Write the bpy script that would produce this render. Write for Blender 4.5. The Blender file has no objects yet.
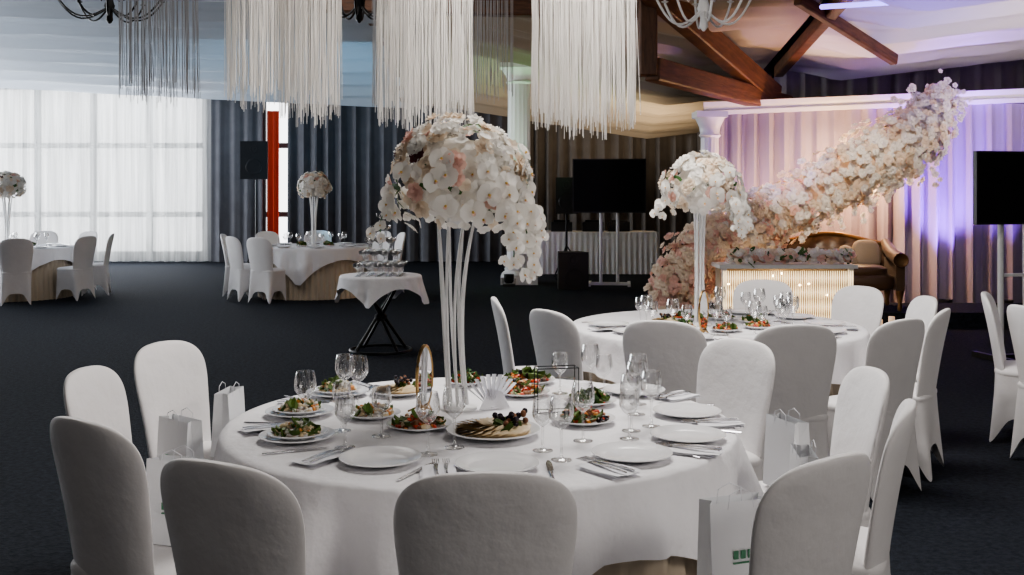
import bpy, math, random
import numpy as np
from mathutils import Vector, Matrix, Euler
random.seed(7)
rnd=random.random
def ru(a,b): return a+(b-a)*rnd()
pi=math.pi
SC=bpy.context.scene
COL=SC.collection

# ---------------------------------------------------------------- materials
def mat(name,col,rough=.7,metal=0,bump=0,bscale=20,var=0,emit=None,es=0,sheen=0,trans=0,spec=None,vscale=4,stretch=None,bdist=.03):
    m=bpy.data.materials.new(name); m.use_nodes=True
    nt=m.node_tree; n=nt.nodes; l=nt.links
    b=n['Principled BSDF']
    b.inputs['Base Color'].default_value=(*col,1)
    b.inputs['Roughness'].default_value=rough
    b.inputs['Metallic'].default_value=metal
    if spec is not None: b.inputs['Specular IOR Level'].default_value=spec
    if sheen: b.inputs['Sheen Weight'].default_value=sheen
    if emit: 
        b.inputs['Emission Color'].default_value=(*emit,1); b.inputs['Emission Strength'].default_value=es
    tc=n.new('ShaderNodeTexCoord')
    mp=n.new('ShaderNodeMapping'); l.new(tc.outputs['Object'],mp.inputs['Vector'])
    if stretch: mp.inputs['Scale'].default_value=stretch
    if var:
        t=n.new('ShaderNodeTexNoise'); t.inputs['Scale'].default_value=vscale; t.inputs['Detail'].default_value=4
        l.new(mp.outputs[0],t.inputs['Vector'])
        r=n.new('ShaderNodeValToRGB')
        r.color_ramp.elements[0].position=.3; r.color_ramp.elements[1].position=.7
        r.color_ramp.elements[0].color=(*[c*(1-var) for c in col],1)
        r.color_ramp.elements[1].color=(*[min(1,c*(1+var)) for c in col],1)
        l.new(t.outputs['Fac'],r.inputs[0]); l.new(r.outputs[0],b.inputs['Base Color'])
    if bump:
        t=n.new('ShaderNodeTexNoise'); t.inputs['Scale'].default_value=bscale; t.inputs['Detail'].default_value=5
        l.new(mp.outputs[0],t.inputs['Vector'])
        bp=n.new('ShaderNodeBump'); bp.inputs['Strength'].default_value=bump; bp.inputs['Distance'].default_value=bdist
        l.new(t.outputs['Fac'],bp.inputs['Height']); l.new(bp.outputs[0],b.inputs['Normal'])
    if trans:
        o=n['Material Output']; tl=n.new('ShaderNodeBsdfTranslucent'); tl.inputs[0].default_value=(*col,1)
        mx=n.new('ShaderNodeMixShader'); mx.inputs[0].default_value=trans
        l.new(b.outputs[0],mx.inputs[1]); l.new(tl.outputs[0],mx.inputs[2]); l.new(mx.outputs[0],o.inputs[0])
    return m
def glassmat(name,tint=(1,1,1),fac=.75,base=.07,rough=.04):
    m=bpy.data.materials.new(name); m.use_nodes=True
    nt=m.node_tree; n=nt.nodes; l=nt.links; n.clear()
    o=n.new('ShaderNodeOutputMaterial'); mx=n.new('ShaderNodeMixShader')
    t=n.new('ShaderNodeBsdfTransparent'); t.inputs[0].default_value=(*tint,1)
    g=n.new('ShaderNodeBsdfGlossy'); g.inputs['Roughness'].default_value=rough
    lw=n.new('ShaderNodeLayerWeight'); lw.inputs[0].default_value=.35
    ml=n.new('ShaderNodeMath'); ml.operation='MULTIPLY_ADD'; ml.inputs[1].default_value=fac; ml.inputs[2].default_value=base
    l.new(lw.outputs['Facing'],ml.inputs[0]); l.new(ml.outputs[0],mx.inputs[0])
    l.new(t.outputs[0],mx.inputs[1]); l.new(g.outputs[0],mx.inputs[2]); l.new(mx.outputs[0],o.inputs[0])
    return m
def sheermat(name,col,tr=.25,trl=.6):
    m=bpy.data.materials.new(name); m.use_nodes=True
    nt=m.node_tree; n=nt.nodes; l=nt.links; n.clear()
    o=n.new('ShaderNodeOutputMaterial')
    d=n.new('ShaderNodeBsdfDiffuse'); d.inputs[0].default_value=(*col,1)
    t=n.new('ShaderNodeBsdfTranslucent')
    tp=n.new('ShaderNodeBsdfTransparent')
    tc=n.new('ShaderNodeTexCoord'); mp=n.new('ShaderNodeMapping'); mp.inputs['Scale'].default_value=(7,7,.25)
    nz=n.new('ShaderNodeTexNoise'); nz.inputs['Scale'].default_value=1.4; nz.inputs['Detail'].default_value=5
    l.new(tc.outputs['Object'],mp.inputs['Vector']); l.new(mp.outputs[0],nz.inputs['Vector'])
    r=n.new('ShaderNodeValToRGB'); r.color_ramp.elements[0].position=.35; r.color_ramp.elements[1].position=.65
    r.color_ramp.elements[0].color=(*[c*.5 for c in col],1); r.color_ramp.elements[1].color=(*col,1)  # vertical streaks put fold shading into the sheer's colour
    l.new(nz.outputs['Fac'],r.inputs[0]); l.new(r.outputs[0],t.inputs[0])
    a=n.new('ShaderNodeMixShader'); a.inputs[0].default_value=trl
    l.new(d.outputs[0],a.inputs[1]); l.new(t.outputs[0],a.inputs[2])
    b=n.new('ShaderNodeMixShader'); b.inputs[0].default_value=tr
    l.new(a.outputs[0],b.inputs[1]); l.new(tp.outputs[0],b.inputs[2]); l.new(b.outputs[0],o.inputs[0])
    return m
M={}
M['carpet']=mat('carpet_navy',(.021,.025,.034),.95,bump=.6,bscale=60,var=.4,vscale=30,spec=.15)
M['chair']=mat('spandex_white',(.78,.76,.76),.75,bump=.5,bscale=5,var=.04,sheen=.1,bdist=.025)
M['cloth']=mat('linen_white',(.85,.84,.86),.85,bump=.8,bscale=4,var=.03,spec=.2,bdist=.04)
M['skirt']=mat('satin_beige',(.52,.44,.34),.6,bump=.1,bscale=8)
M['plate']=mat('porcelain',(.86,.86,.88),.12,bump=.01)
M['metal']=mat('cutlery_steel',(.6,.6,.62),.2,1)
M['napkin']=mat('napkin_white',(.84,.84,.88),.8,bump=.1)
M['white']=mat('white_paint',(.8,.8,.8),.4,bump=.02)
M['black']=mat('black_plastic',(.012,.012,.014),.45,bump=.05,bscale=80)
M['screen']=mat('tv_screen',(.004,.004,.005),.6,bump=.005,spec=.2)
M['iron']=mat('black_iron',(.02,.02,.02),.4,.8,bump=.05)
M['gold']=mat('gold_metal',(.55,.36,.16),.3,1,bump=.02)
M['bronze']=mat('antique_bronze',(.22,.13,.06),.4,.7,bump=.05)
M['wood']=mat('beam_wood',(.13,.055,.025),.5,bump=.2,bscale=6,var=.4,vscale=5,stretch=(1,1,6))
M['wall']=mat('wall_plaster',(.25,.25,.27),.9,bump=.05)
M['walldark']=mat('ceiling_dark',(.05,.05,.055),.9,bump=.05)
M['sheer']=sheermat('sheer_white',(.86,.87,.87),.2,.8)
M['slate']=mat('curtain_slate',(.13,.13,.145),.85,bump=.1,bscale=30,var=.1)
M['dark']=mat('curtain_dark',(.16,.14,.125),.85,bump=.1,bscale=30,var=.1)
M['grey']=mat('curtain_grey',(.30,.27,.27),.85,bump=.1,bscale=30,var=.1)
M['lav']=mat('curtain_lavender',(.34,.29,.36),.7,bump=.08,bscale=25,sheen=.2)
M['red']=mat('curtain_red_glow',(.5,.05,.02),.7,bump=.08,emit=(.8,.07,.02),es=.05)  # red-orange light put into the curtain's colour and a faint glow
M['ceilfab']=mat('ceiling_fabric',(.52,.56,.62),.8,bump=.1,bscale=12)
M['ceilfabr']=mat('ceiling_fabric_ivory',(.70,.67,.68),.8,bump=.1,bscale=12)
M['ceilbeige']=mat('ceiling_fabric_beige',(.46,.38,.29),.8,bump=.1,bscale=12)
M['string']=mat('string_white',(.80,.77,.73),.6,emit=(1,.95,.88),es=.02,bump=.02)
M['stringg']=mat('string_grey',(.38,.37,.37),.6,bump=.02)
M['petw']=mat('petal_white',(.93,.91,.87),.6,bump=.05,bscale=60,trans=.4)
M['petc']=mat('petal_cream',(.90,.79,.66),.6,bump=.05,bscale=60,trans=.4)
M['petp']=mat('petal_pink',(.88,.62,.54),.6,bump=.05,bscale=60,trans=.4)
M['petd']=mat('petal_burgundy',(.12,.03,.04),.6,bump=.05,bscale=60)
M['pety']=mat('petal_yellow',(.75,.50,.12),.6,bump=.05)
M['leaf']=mat('leaf_green',(.05,.12,.03),.5,bump=.1,var=.3)
M['lettuce']=mat('lettuce',(.09,.15,.025),.5,bump=.2,var=.4,vscale=40)
M['tomato']=mat('tomato',(.6,.07,.03),.3,bump=.03)
M['carrot']=mat('roast_orange',(.62,.25,.06),.5,bump=.1,var=.3,vscale=60)
M['meat']=mat('roast_meat',(.22,.09,.04),.5,bump=.2,var=.4,vscale=60)
M['olive']=mat('dark_grape',(.02,.012,.02),.25,bump=.02)
M['cheese']=mat('cheese_slice',(.72,.58,.38),.5,bump=.05,var=.1,vscale=50)
M['glass']=glassmat('clear_glass')
M['glass2']=glassmat('coupe_glass',fac=.9,base=.3,rough=.15)
M['mirror']=mat('mirror_face',(.8,.8,.82),.03,1,bump=.002)
M['paper']=mat('gift_paper',(.84,.85,.87),.6,bump=.03)
M['logo']=mat('logo_green',(.08,.25,.14),.6,bump=.02)
M['sofa']=mat('sofa_bronze',(.085,.05,.028),.4,bump=.08,bscale=30,sheen=.1)
M['cushion']=mat('cushion_beige',(.28,.22,.16),.7,bump=.15,bscale=40)
M['crystal']=mat('crystal_lit',(.9,.75,.5),.15,emit=(1,.76,.45),es=1.3,bump=.05)
M['bulb']=mat('warm_bulb',(1,.8,.5),.4,emit=(1,.7,.35),es=18)
M['blueledglow']=mat('led_glow_blue',(.3,.5,1),.4,emit=(.35,.25,1),es=2)  # shared by the uplight LEDs and the added ceiling glow strip
M['frame']=mat('window_frame',(.08,.085,.09),.5,bump=.02)
M['candle']=mat('candle_wax',(.9,.8,.7),.5,emit=(1,.6,.3),es=.4)

# ---------------------------------------------------------------- mesh builder
class MB:
    def __init__(s): s.v=[]; s.f=[]; s.m=[]; s.mats=[]; s.n=0
    def mi(s,k):
        if k not in s.mats: s.mats.append(k)
        return s.mats.index(k)
    def add(s,V,F,k,T=None):
        V=np.asarray(V,float)
        if T is not None:
            A=np.array(T); V=V@A[:3,:3].T+A[:3,3]
        s.v.append(V)
        n=s.n
        if isinstance(k,list):
            ks=[s.mi(x) for x in k]
        else:
            ks=[s.mi(k)]*len(F)
        s.f.extend([tuple(i+n for i in f) for f in F]); s.m.extend(ks)
        s.n+=len(V); return s
    def addmb(s,o,T=None):
        V=np.vstack(o.v); s.add(V,o.f,[o.mats[i] for i in o.m],T); return s
    def grid(s,nu,nv,fn,k,closeu=False,T=None):
        V=[];F=[]
        for j in range(nv):
            for i in range(nu): V.append(fn(i/(nu if closeu else nu-1),j/(nv-1)))
        for j in range(nv-1):
            for i in range(nu if closeu else nu-1):
                a=j*nu+i; b=j*nu+(i+1)%nu
                F.append((a,b,b+nu,a+nu))
        return s.add(V,F,k,T)
    def box(s,c,d,k,T=None):
        x,y,z=c; a,b,e=d[0]/2,d[1]/2,d[2]/2
        V=[(x+i*a,y+j*b,z+l*e) for l in(-1,1) for j in(-1,1) for i in(-1,1)]
        F=[(0,2,3,1),(4,5,7,6),(0,1,5,4),(2,6,7,3),(0,4,6,2),(1,3,7,5)]
        return s.add(V,F,k,T)
    def lathe(s,prof,k,seg=20,T=None,cap=True):
        V=[];F=[];n=len(prof)
        for r,z in prof:
            for i in range(seg):
                a=2*pi*i/seg; V.append((r*math.cos(a),r*math.sin(a),z))
        for j in range(n-1):
            for i in range(seg):
                a=j*seg+i;b=j*seg+(i+1)%seg
                F.append((a,b,b+seg,a+seg))
        if cap:
            if prof[0][0]>1e-4: F.append(tuple(range(seg))[::-1])
            if prof[-1][0]>1e-4: F.append(tuple((n-1)*seg+i for i in range(seg)))
        return s.add(V,F,k,T)
    def tube(s,pts,r,k,seg=6,T=None):
        P=[Vector(p) for p in pts]; V=[];F=[];n=len(P)
        up=Vector((0,0,1))
        for j,p in enumerate(P):
            t=(P[min(j+1,n-1)]-P[max(j-1,0)]).normalized()
            u=t.cross(up if abs(t.z)<.95 else Vector((1,0,0))).normalized(); w=t.cross(u)
            rr=r[j] if isinstance(r,(list,tuple)) else r
            for i in range(seg):
                a=2*pi*i/seg; V.append(p+u*rr*math.cos(a)+w*rr*math.sin(a))
        for j in range(n-1):
            for i in range(seg):
                a=j*seg+i;b=j*seg+(i+1)%seg
                F.append((a,b,b+seg,a+seg))
        F.append(tuple(range(seg))[::-1]); F.append(tuple((n-1)*seg+i for i in range(seg)))
        return s.add([tuple(x) for x in V],F,k,T)
    def blob(s,c,r,k,nu=8,nv=6,T=None,p=2.0):
        def sp(x,e): return math.copysign(abs(x)**e,x)
        e=2/p
        def fn(u,v):
            a=2*pi*u; b=-pi/2+pi*v
            return (c[0]+r[0]*sp(math.cos(b),e)*sp(math.cos(a),e),c[1]+r[1]*sp(math.cos(b),e)*sp(math.sin(a),e),c[2]+r[2]*sp(math.sin(b),e))
        return s.grid(nu,nv,fn,k,True,T)
    def mesh(s,name,smooth=True):
        me=bpy.data.meshes.new(name)
        V=np.vstack(s.v)
        me.from_pydata(V.tolist(),[],s.f)
        for k in s.mats: me.materials.append(M[k])
        me.polygons.foreach_set('material_index',s.m)
        if smooth: me.polygons.foreach_set('use_smooth',[True]*len(s.f))
        me.update()
        if smooth: 
            try: me.set_sharp_from_angle(angle=math.radians(50))
            except Exception: pass
        return me
    def obj(s,name,loc=(0,0,0),rot=0,smooth=True,sub=0,parent=None):
        return inst(s.mesh(name,smooth),name,loc,rot,sub,parent)
def inst(me,name,loc=(0,0,0),rot=0,sub=0,parent=None):
    o=bpy.data.objects.new(name,me); COL.objects.link(o); o.location=loc
    o.rotation_euler=rot if isinstance(rot,(tuple,list)) else (0,0,rot)
    if sub:
        md=o.modifiers.new('Subdivision','SUBSURF'); md.levels=sub; md.render_levels=sub
    if parent: o.parent=parent
    return o
def TR(loc,rot=(0,0,0),sc=1):
    if not isinstance(sc,(tuple,list)): sc=(sc,)*3
    return Matrix.Translation(loc)@Euler(rot).to_matrix().to_4x4()@Matrix.Diagonal((*sc,1))
def look(loc,nrm,spin=0,sc=1):
    q=Vector(nrm).to_track_quat('Z','Y')
    return Matrix.Translation(loc)@q.to_matrix().to_4x4()@Matrix.Rotation(spin,4,'Z')@Matrix.Diagonal((sc,sc,sc,1))

# ---------------------------------------------------------------- room shell
def boxobj(name,x0,x1,y0,y1,z0,z1,k):
    b=MB().box(((x0+x1)/2,(y0+y1)/2,(z0+z1)/2),(x1-x0,y1-y0,z1-z0),k); return b.obj(name,smooth=False)
XL,XR,YF,YB,H=-14,9.5,-3.5,23.6,5.9
boxobj('floor',XL-.2,XR+.2,YF-.2,YB+.3,-.1,0,'carpet')
boxobj('ceiling',XL-.2,XR+.2,YF-.2,YB+.3,H,H+.1,'walldark')
w=MB()
def wb(x0,x1,z0,z1): w.box(((x0+x1)/2,YB+.1,(z0+z1)/2),(x1-x0,.2,z1-z0),'wall')
wb(XL,-13.2,0,H); wb(-13.2,-6.9,3.95,H); wb(-13.2,-6.9,0,.12); wb(-6.9,-5.6,0,H); wb(-5.6,-4.3,3.95,H); wb(-5.6,-4.3,0,.12); wb(-4.3,XR,0,H)
w.obj('wall_back',smooth=False)
for i,(x0,x1,nx) in enumerate([(-13.2,-6.9,5),(-5.6,-4.3,2)]):
    f=MB()
    for k in range(nx+1):
        x=x0+(x1-x0)*k/nx; f.box((x,YB+.05,2.03),(.13,.08,3.83),'frame')
    for z in (.16,1.05,2.6,3.92): f.box(((x0+x1)/2,YB+.05,z),(x1-x0,.075,.12),'frame')
    f.obj('window_%d'%(i+1),smooth=False)
w=MB()
YW=[(12,16),(17.5,21.5)]
prev=YF
for a,b in YW:
    w.box((XL-.1,(prev+a)/2,H/2),(.2,a-prev,H),'wall'); w.box((XL-.1,(a+b)/2,.25),(.2,b-a,.5),'wall'); w.box((XL-.1,(a+b)/2,(3.9+H)/2),(.2,b-a,H-3.9),'wall'); prev=b
w.box((XL-.1,(prev+YB)/2,H/2),(.2,YB-prev,H),'wall')
w.obj('wall_left',smooth=False)
for i,(a,b) in enumerate(YW):
    f=MB()
    for k in range(4): f.box((XL-.1,a+(b-a)*k/3,2.2),(.08,.09,3.4),'frame')
    for z in(.54,2.6,3.86): f.box((XL-.1,(a+b)/2,z),(.075,b-a,.08),'frame')
    f.obj('window_%d'%(i+3),smooth=False)
boxobj('wall_right',XR,XR+.2,YF,YB,0,H,'wall')
boxobj('wall_front',XL,XR,YF-.2,YF,0,H,'wall')
boxobj('baseboard_back',-4.3,XR,YB-.03,YB,0,.1,'white')
def slab(name,p0,p1,z0,z1,th,k,parent=None):
    p0=Vector(p0);p1=Vector(p1);d=p1-p0;L=d.length;a=math.atan2(d.y,d.x)
    c=(p0+p1)/2
    return MB().box((0,0,0),(L,th,z1-z0),k).obj(name,(c.x,c.y,(z0+z1)/2),a,smooth=False,parent=parent)
slab('wall_partition',(4.1,15.9),(XR,15.3),0,H,.15,'wall')
slab('wall_side',(4.15,15.9),(4.15,YB),0,H,.15,'wall')

def curtain(name,p0,p1,z0,z1,k,wl=.28,amp=.06,gather=0,rows=8,parent=None,seed=1):
    R=random.Random(seed); p0=Vector(p0);p1=Vector(p1);d=p1-p0;L=d.length;t=d/L;nn=Vector((-t.y,t.x))
    nx=max(8,int(L/wl*9)); ph=[R.uniform(0,6.28) for _ in range(4)]
    def fn(u,v):
        s=u*L
        x=s/wl*2*pi+1.2*math.sin(s*1.7+ph[0])+.8*math.sin(s*3.1+ph[1])
        a=amp*(math.sin(x)+.35*math.sin(2.1*x+ph[2]))*(.75+.25*math.sin(s*2.3+ph[3]))
        a*=(.55+.45*(1-v)**.6)
        a+=.3*amp*math.sin(.5*x+3*v+ph[2])*(1-v)
        q=p0+t*s+nn*a
        return (q.x,q.y,z0+(z1-z0)*v)
    return MB().grid(nx,rows,fn,k).obj(name,parent=parent)
curtain('sheer_curtain',(-13.6,23.22),(-6.65,23.22),.02,4.3,'sheer',.26,.07,seed=2)
curtain('slate_curtain',(-6.6,23.1),(-5.5,23.1),.02,4.3,'slate',.3,.07,seed=3)
curtain('red_glow_curtain',(-5.42,23.2),(-5.14,23.2),.02,3.35,'red',.12,.03,seed=4)
curtain('slate_curtain',(-4.95,23.2),(.2,23.2),.02,4.2,'slate',.32,.09,seed=5)
curtain('dark_curtain',(.3,22.9),(4.0,22.4),.02,3.6,'dark',.3,.09,seed=6)
curtain('dark_curtain',(3.95,22.3),(3.9,15.9),.02,3.8,'dark',.35,.08,seed=7)
curtain('grey_curtain',(3.9,15.6),(9.3,15.0),.02,3.75,'grey',.3,.09,seed=8)

# fabric ceiling: swags hung between battens
def fabceil(name,c00,c10,c01,c11,nb,sag,k,nu=40,rip=.03,tl=0,tr=0):
    A,B,C,D=[Vector(c) for c in (c00,c10,c01,c11)]
    nv=nb*18+1
    def fn(u,v):
        p=(A*(1-u)+B*u)*(1-v)+(C*(1-u)+D*u)*v
        fr=(v*nb)%1
        if v>.9999: fr=0
        z=-sag*math.sin(pi*fr)**.9
        z+=rip*math.sin(pi*fr)*math.sin(fr*2*pi*3.5+math.sin(u*7)*1.3)
        if tl: z*=min(1,u*tl)
        if tr: z*=min(1,(1-u)*tr)
        return (p.x,p.y,p.z+z)
    return MB().grid(nu,nv,fn,k).obj(name)
fabceil('ceiling_drape',(-13.9,8,5.5),(-2,8,5.7),(-13.9,23.3,4.45),(-2.2,23.3,3.85),14,.5,'ceilfab',rip=.06)
fabceil('ceiling_drape',(-2,8,5.5),(3.2,8,4.0),(-2.2,23.3,3.8),(4.2,22.6,2.80),14,.32,'ceilbeige',rip=.05,tr=5)
fabceil('ceiling_drape',(3.0,6,4.05),(9.3,5,4.9),(3.9,15.5,3.35),(9.3,14.9,3.95),12,.27,'ceilfabr',rip=.05,tl=7)
def beam(name,p0,p1,w_,h_,k='wood'):
    p0=Vector(p0);p1=Vector(p1);d=(p1-p0)
    q=d.to_track_quat('X','Z'); 
    b=MB().box((0,0,0),(d.length,w_,h_),k); o=b.obj(name,smooth=False); o.rotation_euler=q.to_euler(); o.location=(p0+p1)/2
    md=o.modifiers.new('Bevel','BEVEL'); md.width=.015
    return o
beam('roof_beam',(1.35,11.5,3.95),(3.65,14.6,2.9),.2,.3)
beam('roof_beam',(1.6,12,2.98),(3.9,14.9,2.8),.2,.26)
beam('roof_beam',(1.55,12.0,2.9),(1.55,12.0,5.0),.2,.2)
beam('roof_beam',(-3.0,13.5,4.05),(1.7,12.3,3.75),.2,.3)
beam('roof_beam',(3.1,11.4,3.68),(4.7,12.9,3.2),.1,.14)
beam('roof_beam',(-2.1,9,5.5),(-2.3,22.9,3.6),.2,.3)
beam('roof_beam',(3.05,6,4.02),(3.9,15.35,3.33),.14,.16)
beam('fabric_glow_strip',(3.2,10.9,3.50),(6.0,11.6,3.78),.06,.05,'blueledglow')  # added glowing strip, stands in for violet light on the ceiling fabric

# ---------------------------------------------------------------- chair
def chair_mesh():
    b=MB(); N=48
    def per(a,hw,y0,y1):
        e=2/5.0
        c,s=math.cos(a),math.sin(a)
        x=math.copysign(abs(c)**e,c)*hw; y=math.copysign(abs(s)**e,s)
        cy=(y0+y1)/2; hy=(y1-y0)/2
        return x,cy+y*hy
    def skirt(u,v):
        a=2*pi*u; corner=abs(math.sin(2*a))**2.2
        z0=.45; hem=.17*(1-corner)**1.0
        z=z0*(1-v)+hem*v
        t=1-z/z0
        hw=.205+.012*t; y0=-.205-.055*t; y1=.165+.02*t
        x,y=per(a,hw,y0,y1)
        pin=.05*(1-corner)*t
        f=1-pin/.2
        return (x*f,(y+.02)*f-.02,z)
    b.grid(N,8,skirt,'chair',True)
    def seat(u,v):
        a=2*pi*u
        sc=[.001,.4,.75,.93,1.0,1.012,1.0][int(round(v*6))]; z=[.492,.49,.484,.474,.46,.447,.435][int(round(v*6))]
        x,y=per(a,.207,-.207,.168)
        cy=-.02
        return (x*sc,(y-cy)*sc+cy,z)
    b.grid(N,7,seat,'chair',True)
    rows=[]
    for i in range(10):
        z=.38+i*.0433; rows.append((z,.188+.037*(i/9)**1.2,.03-.004*i/9))
    for i in range(1,13):
        t=(pi/2)*i/12
        e=2/3.0
        rows.append((.775+.16*math.sin(t)**e,.226*max(.03,math.cos(t))**e,.026*max(.12,math.cos(t))**.45))
    n=len(rows); S=24
    def back(u,v):
        z,wd,th=rows[int(round(v*(n-1)))]
        a=2*pi*u; e=2/3.2; c,s=math.cos(a),math.sin(a)
        x=math.copysign(abs(c)**e,c)*wd; y=math.copysign(abs(s)**(2/2.2),s)*th
        k=(z-.42)
        yc=-.178-.13*k-.12*max(0,k)**2
        return (x,yc+y+.035*(x/.22)**2,z)
    b.grid(S,n,back,'chair',True)
    b.add([back(i/S,1) for i in range(S)],[tuple(range(S))],'chair')
    return b.mesh('banquet_chair')
CH=chair_mesh()
for p in CH.polygons: p.use_smooth=True
def chair(x,y,face,name='banquet_chair'):
    return inst(CH,name,(x,y,0),face-pi/2,sub=1)
def chairs_round(cx,cy,tops,mn=1.08,rots={}):
    out=[]
    for i,(tx,ty) in enumerate(tops):
        a=math.atan2(ty-cy,tx-cx); R=max(mn,math.hypot(tx-cx,ty-cy)-.30)
        x=cx+R*math.cos(a); y=cy+R*math.sin(a)
        chair(x,y,a+pi+rots.get(i,0)); out.append((x,y,a))
    return out

# ---------------------------------------------------------------- tables
def table_mesh(r,half,rot,ztop=.75,nf=26,amp=.016,skirt=True,seed=0,corner=.05):
    b=MB(); N=208; R=random.Random(seed); p1,p2=R.uniform(0,6),R.uniform(0,6)
    prof=[0.001,.3,.6,.85,.97]
    K=10
    def fn(u,v):
        j=int(round(v*(len(prof)+2+K-1)))
        th=2*pi*u; c,s=math.cos(th),math.sin(th)
        if j<len(prof): rr=r*prof[j]; return (rr*c,rr*s,ztop)
        if j==len(prof): return ((r-.004)*c,(r-.004)*s,ztop-.002)
        if j==len(prof)+1: return ((r+.004)*c,(r+.004)*s,ztop-.012)
        k=(j-len(prof)-1)/K
        a=th-rot; m=max(abs(math.cos(a)),abs(math.sin(a)))
        L=min(half/m-r,half*1.34-r); sdist=L*k
        cn=abs(math.sin(2*a))**3
        ff=math.sin(th*nf+p1+1.3*math.sin(3*th+p2))+.4*math.sin(th*nf*1.7//1*1+p2)
        g=min(1,sdist/.25)
        rr=r+.006+.02*g+amp*g*ff+corner*cn*g*math.sin(a*16)+.03*cn*g
        return (rr*c,rr*s,ztop-.012-sdist)
    b.grid(N,len(prof)+2+K,fn,'cloth',True)
    if skirt:
        def sk(u,v):
            th=2*pi*u; rr=r-.045+.012*math.sin(th*64)*(.4+v)+.02*v
            return (rr*math.cos(th),rr*math.sin(th),ztop-.02-(ztop-.025)*v)
        b.grid(448,5,sk,'skirt',True)
    return b
T1=(-.117,3.87); T2=(1.28,6.6); T3=(4.3,6.2)
table_mesh(.925,1.14,.50,seed=1,amp=.02).obj('banquet_table',(*T1,0))
table_mesh(.91,1.12,.5,seed=2).obj('banquet_table',(*T2,0))
ch1=chairs_round(*T1,[(-1.55,4.63),(-1.63,3.90),(-1.36,3.12),(-.745,2.55),(-.06,2.45),(.82,2.60),(1.27,3.27),(1.38,3.9),(1.06,4.69)],rots={2:.42,1:-.05,0:.1})
ch2=chairs_round(*T2,[(.75,5.33),(1.42,5.17),(.22,5.86),(-.14,6.5),(1.88,7.8),(2.4,7.25),(2.6,6.57),(2.45,5.86),(2.05,5.4)],1.06)
table_mesh(.91,1.12,.3,seed=3).obj('banquet_table',(*T3,0))
chairs_round(*T3,[(3.05,6.85),(2.91,6.05)])
far=[(-3.0,16.0),(-7.45,15.7)]
for i,(x,y) in enumerate(far):
    table_mesh(.86,1.02,.7+i*.5,seed=5+i).obj('banquet_table',(x,y,0))
for (x,y,cx,cy) in [(-4.15,15.0,*far[0]),(-4.35,15.9,*far[0]),(-3.9,16.9,*far[0]),(-3.2,17.3,*far[0]),(-2.0,17.1,*far[0]),(-1.75,16.5,*far[0]),(-3.6,14.7,*far[0]),
                    (-6.05,16.1,*far[1]),(-6.05,15.2,*far[1]),(-6.75,14.3,*far[1]),(-6.7,17.1,*far[1]),(-7.6,17.1,*far[1])]:
    a=math.atan2(y-cy,x-cx); chair(cx+1.12*math.cos(a),cy+1.12*math.sin(a),a+pi)

b=table_mesh(.40,.50,.62,ztop=.76,nf=9,amp=.015,skirt=False,seed=9,corner=.03)
for i in range(4):
    a=pi/4+i*pi/2
    b.tube([(.3*math.cos(a)*(1-2*t)+.02*math.cos(a+1.57),.3*math.sin(a)*(1-2*t)+.02*math.sin(a+1.57),.745-.735*t) for t in (0,.25,.5,.75,1)],.016,'iron',8)
b.lathe([(.02,.30),(.06,.33),(.06,.36),(.02,.39)],'iron',14)
b.tube([(.3*math.cos(t*pi/12),.3*math.sin(t*pi/12),.02) for t in range(25)],.015,'iron',6)
b.obj('champagne_table',(-1.30,10.4,0))

# ---------------------------------------------------------------- tableware
def wineglass(h=.19,rb=.038,bowl=.095,rimr=.031):
    b=MB(); s=h-bowl
    prof=[(.034,0),(.033,.002),(.012,.005),(.0045,.012),(.0035,s*.6),(.005,s-.004)]
    b.lathe(prof,'glass',18,cap=True)
    out=[(.004,s-.004),(rb*.6,s+bowl*.12),(rb*.95,s+bowl*.33),(rb,s+bowl*.5),(rb*.95,s+bowl*.75),(rimr,h),(rimr-.0015,h),(rb*.95-.002,s+bowl*.75),(rb-.002,s+bowl*.5),(rb*.9-.002,s+bowl*.33),(.001,s+bowl*.1)]
    b.lathe(out,'glass',18,cap=False)
    return b.mesh('wine_glass')
WG=wineglass(.2,.04,.1,.032); WG2=wineglass(.17,.035,.088,.03)
def plate_mb(r=.135):
    return MB().lathe([(r*.55,0),(r*.6,.004),(r,.018),(r*1.0,.021),(r*.97,.0215),(r*.70,.008),(r*.66,.0065),(.001,.006)],'plate',48)
PL=plate_mb(.128).mesh('dinner_plate')
def fork_mb():
    b=MB()
    b.grid(3,9,lambda u,v:((u-.5)*(.012-.007*math.sin(pi*min(1,v*1.15))),-.10+.15*v,.004+.004*math.sin(v*3)),'metal')
    b.grid(3,4,lambda u,v:((u-.5)*(.006+.016*v**.6),.05+.02*v,.0045-.003*v),'metal')
    for i in range(4):
        x=(i-1.5)*.0062; b.box((x,.09,.004),(.0028,.042,.002),'metal')
    b.box((0,-.02,.003),(.005,.16,.003),'metal'); return b
def knife_mb():
    b=MB()
    b.grid(4,8,lambda u,v:((u-.5)*.012,-.11+.10*v,.003+.003*math.sin(pi*u)),'metal')
    b.grid(4,8,lambda u,v:((u-.5)*.019*(1 if v<.75 else max(.15,(1-v)*4))**.6+.001,-.01+.12*v,.004),'metal')
    b.box((0,0,.002),(.006,.2,.003),'metal'); return b
FK=fork_mb().mesh('dinner_fork'); KN=knife_mb().mesh('dinner_knife')
def napkin():
    b=MB()
    for i in range(3):
        b.grid(8,8,lambda u,v:((u-.5)*.10+.004*i,(v-.5)*.17-.003*i,.002+.004*i+.003*math.sin(u*5+v*4+i)+.003*(i>0)*u),'napkin')
    return b.mesh('folded_napkin')
NP=napkin()
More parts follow.
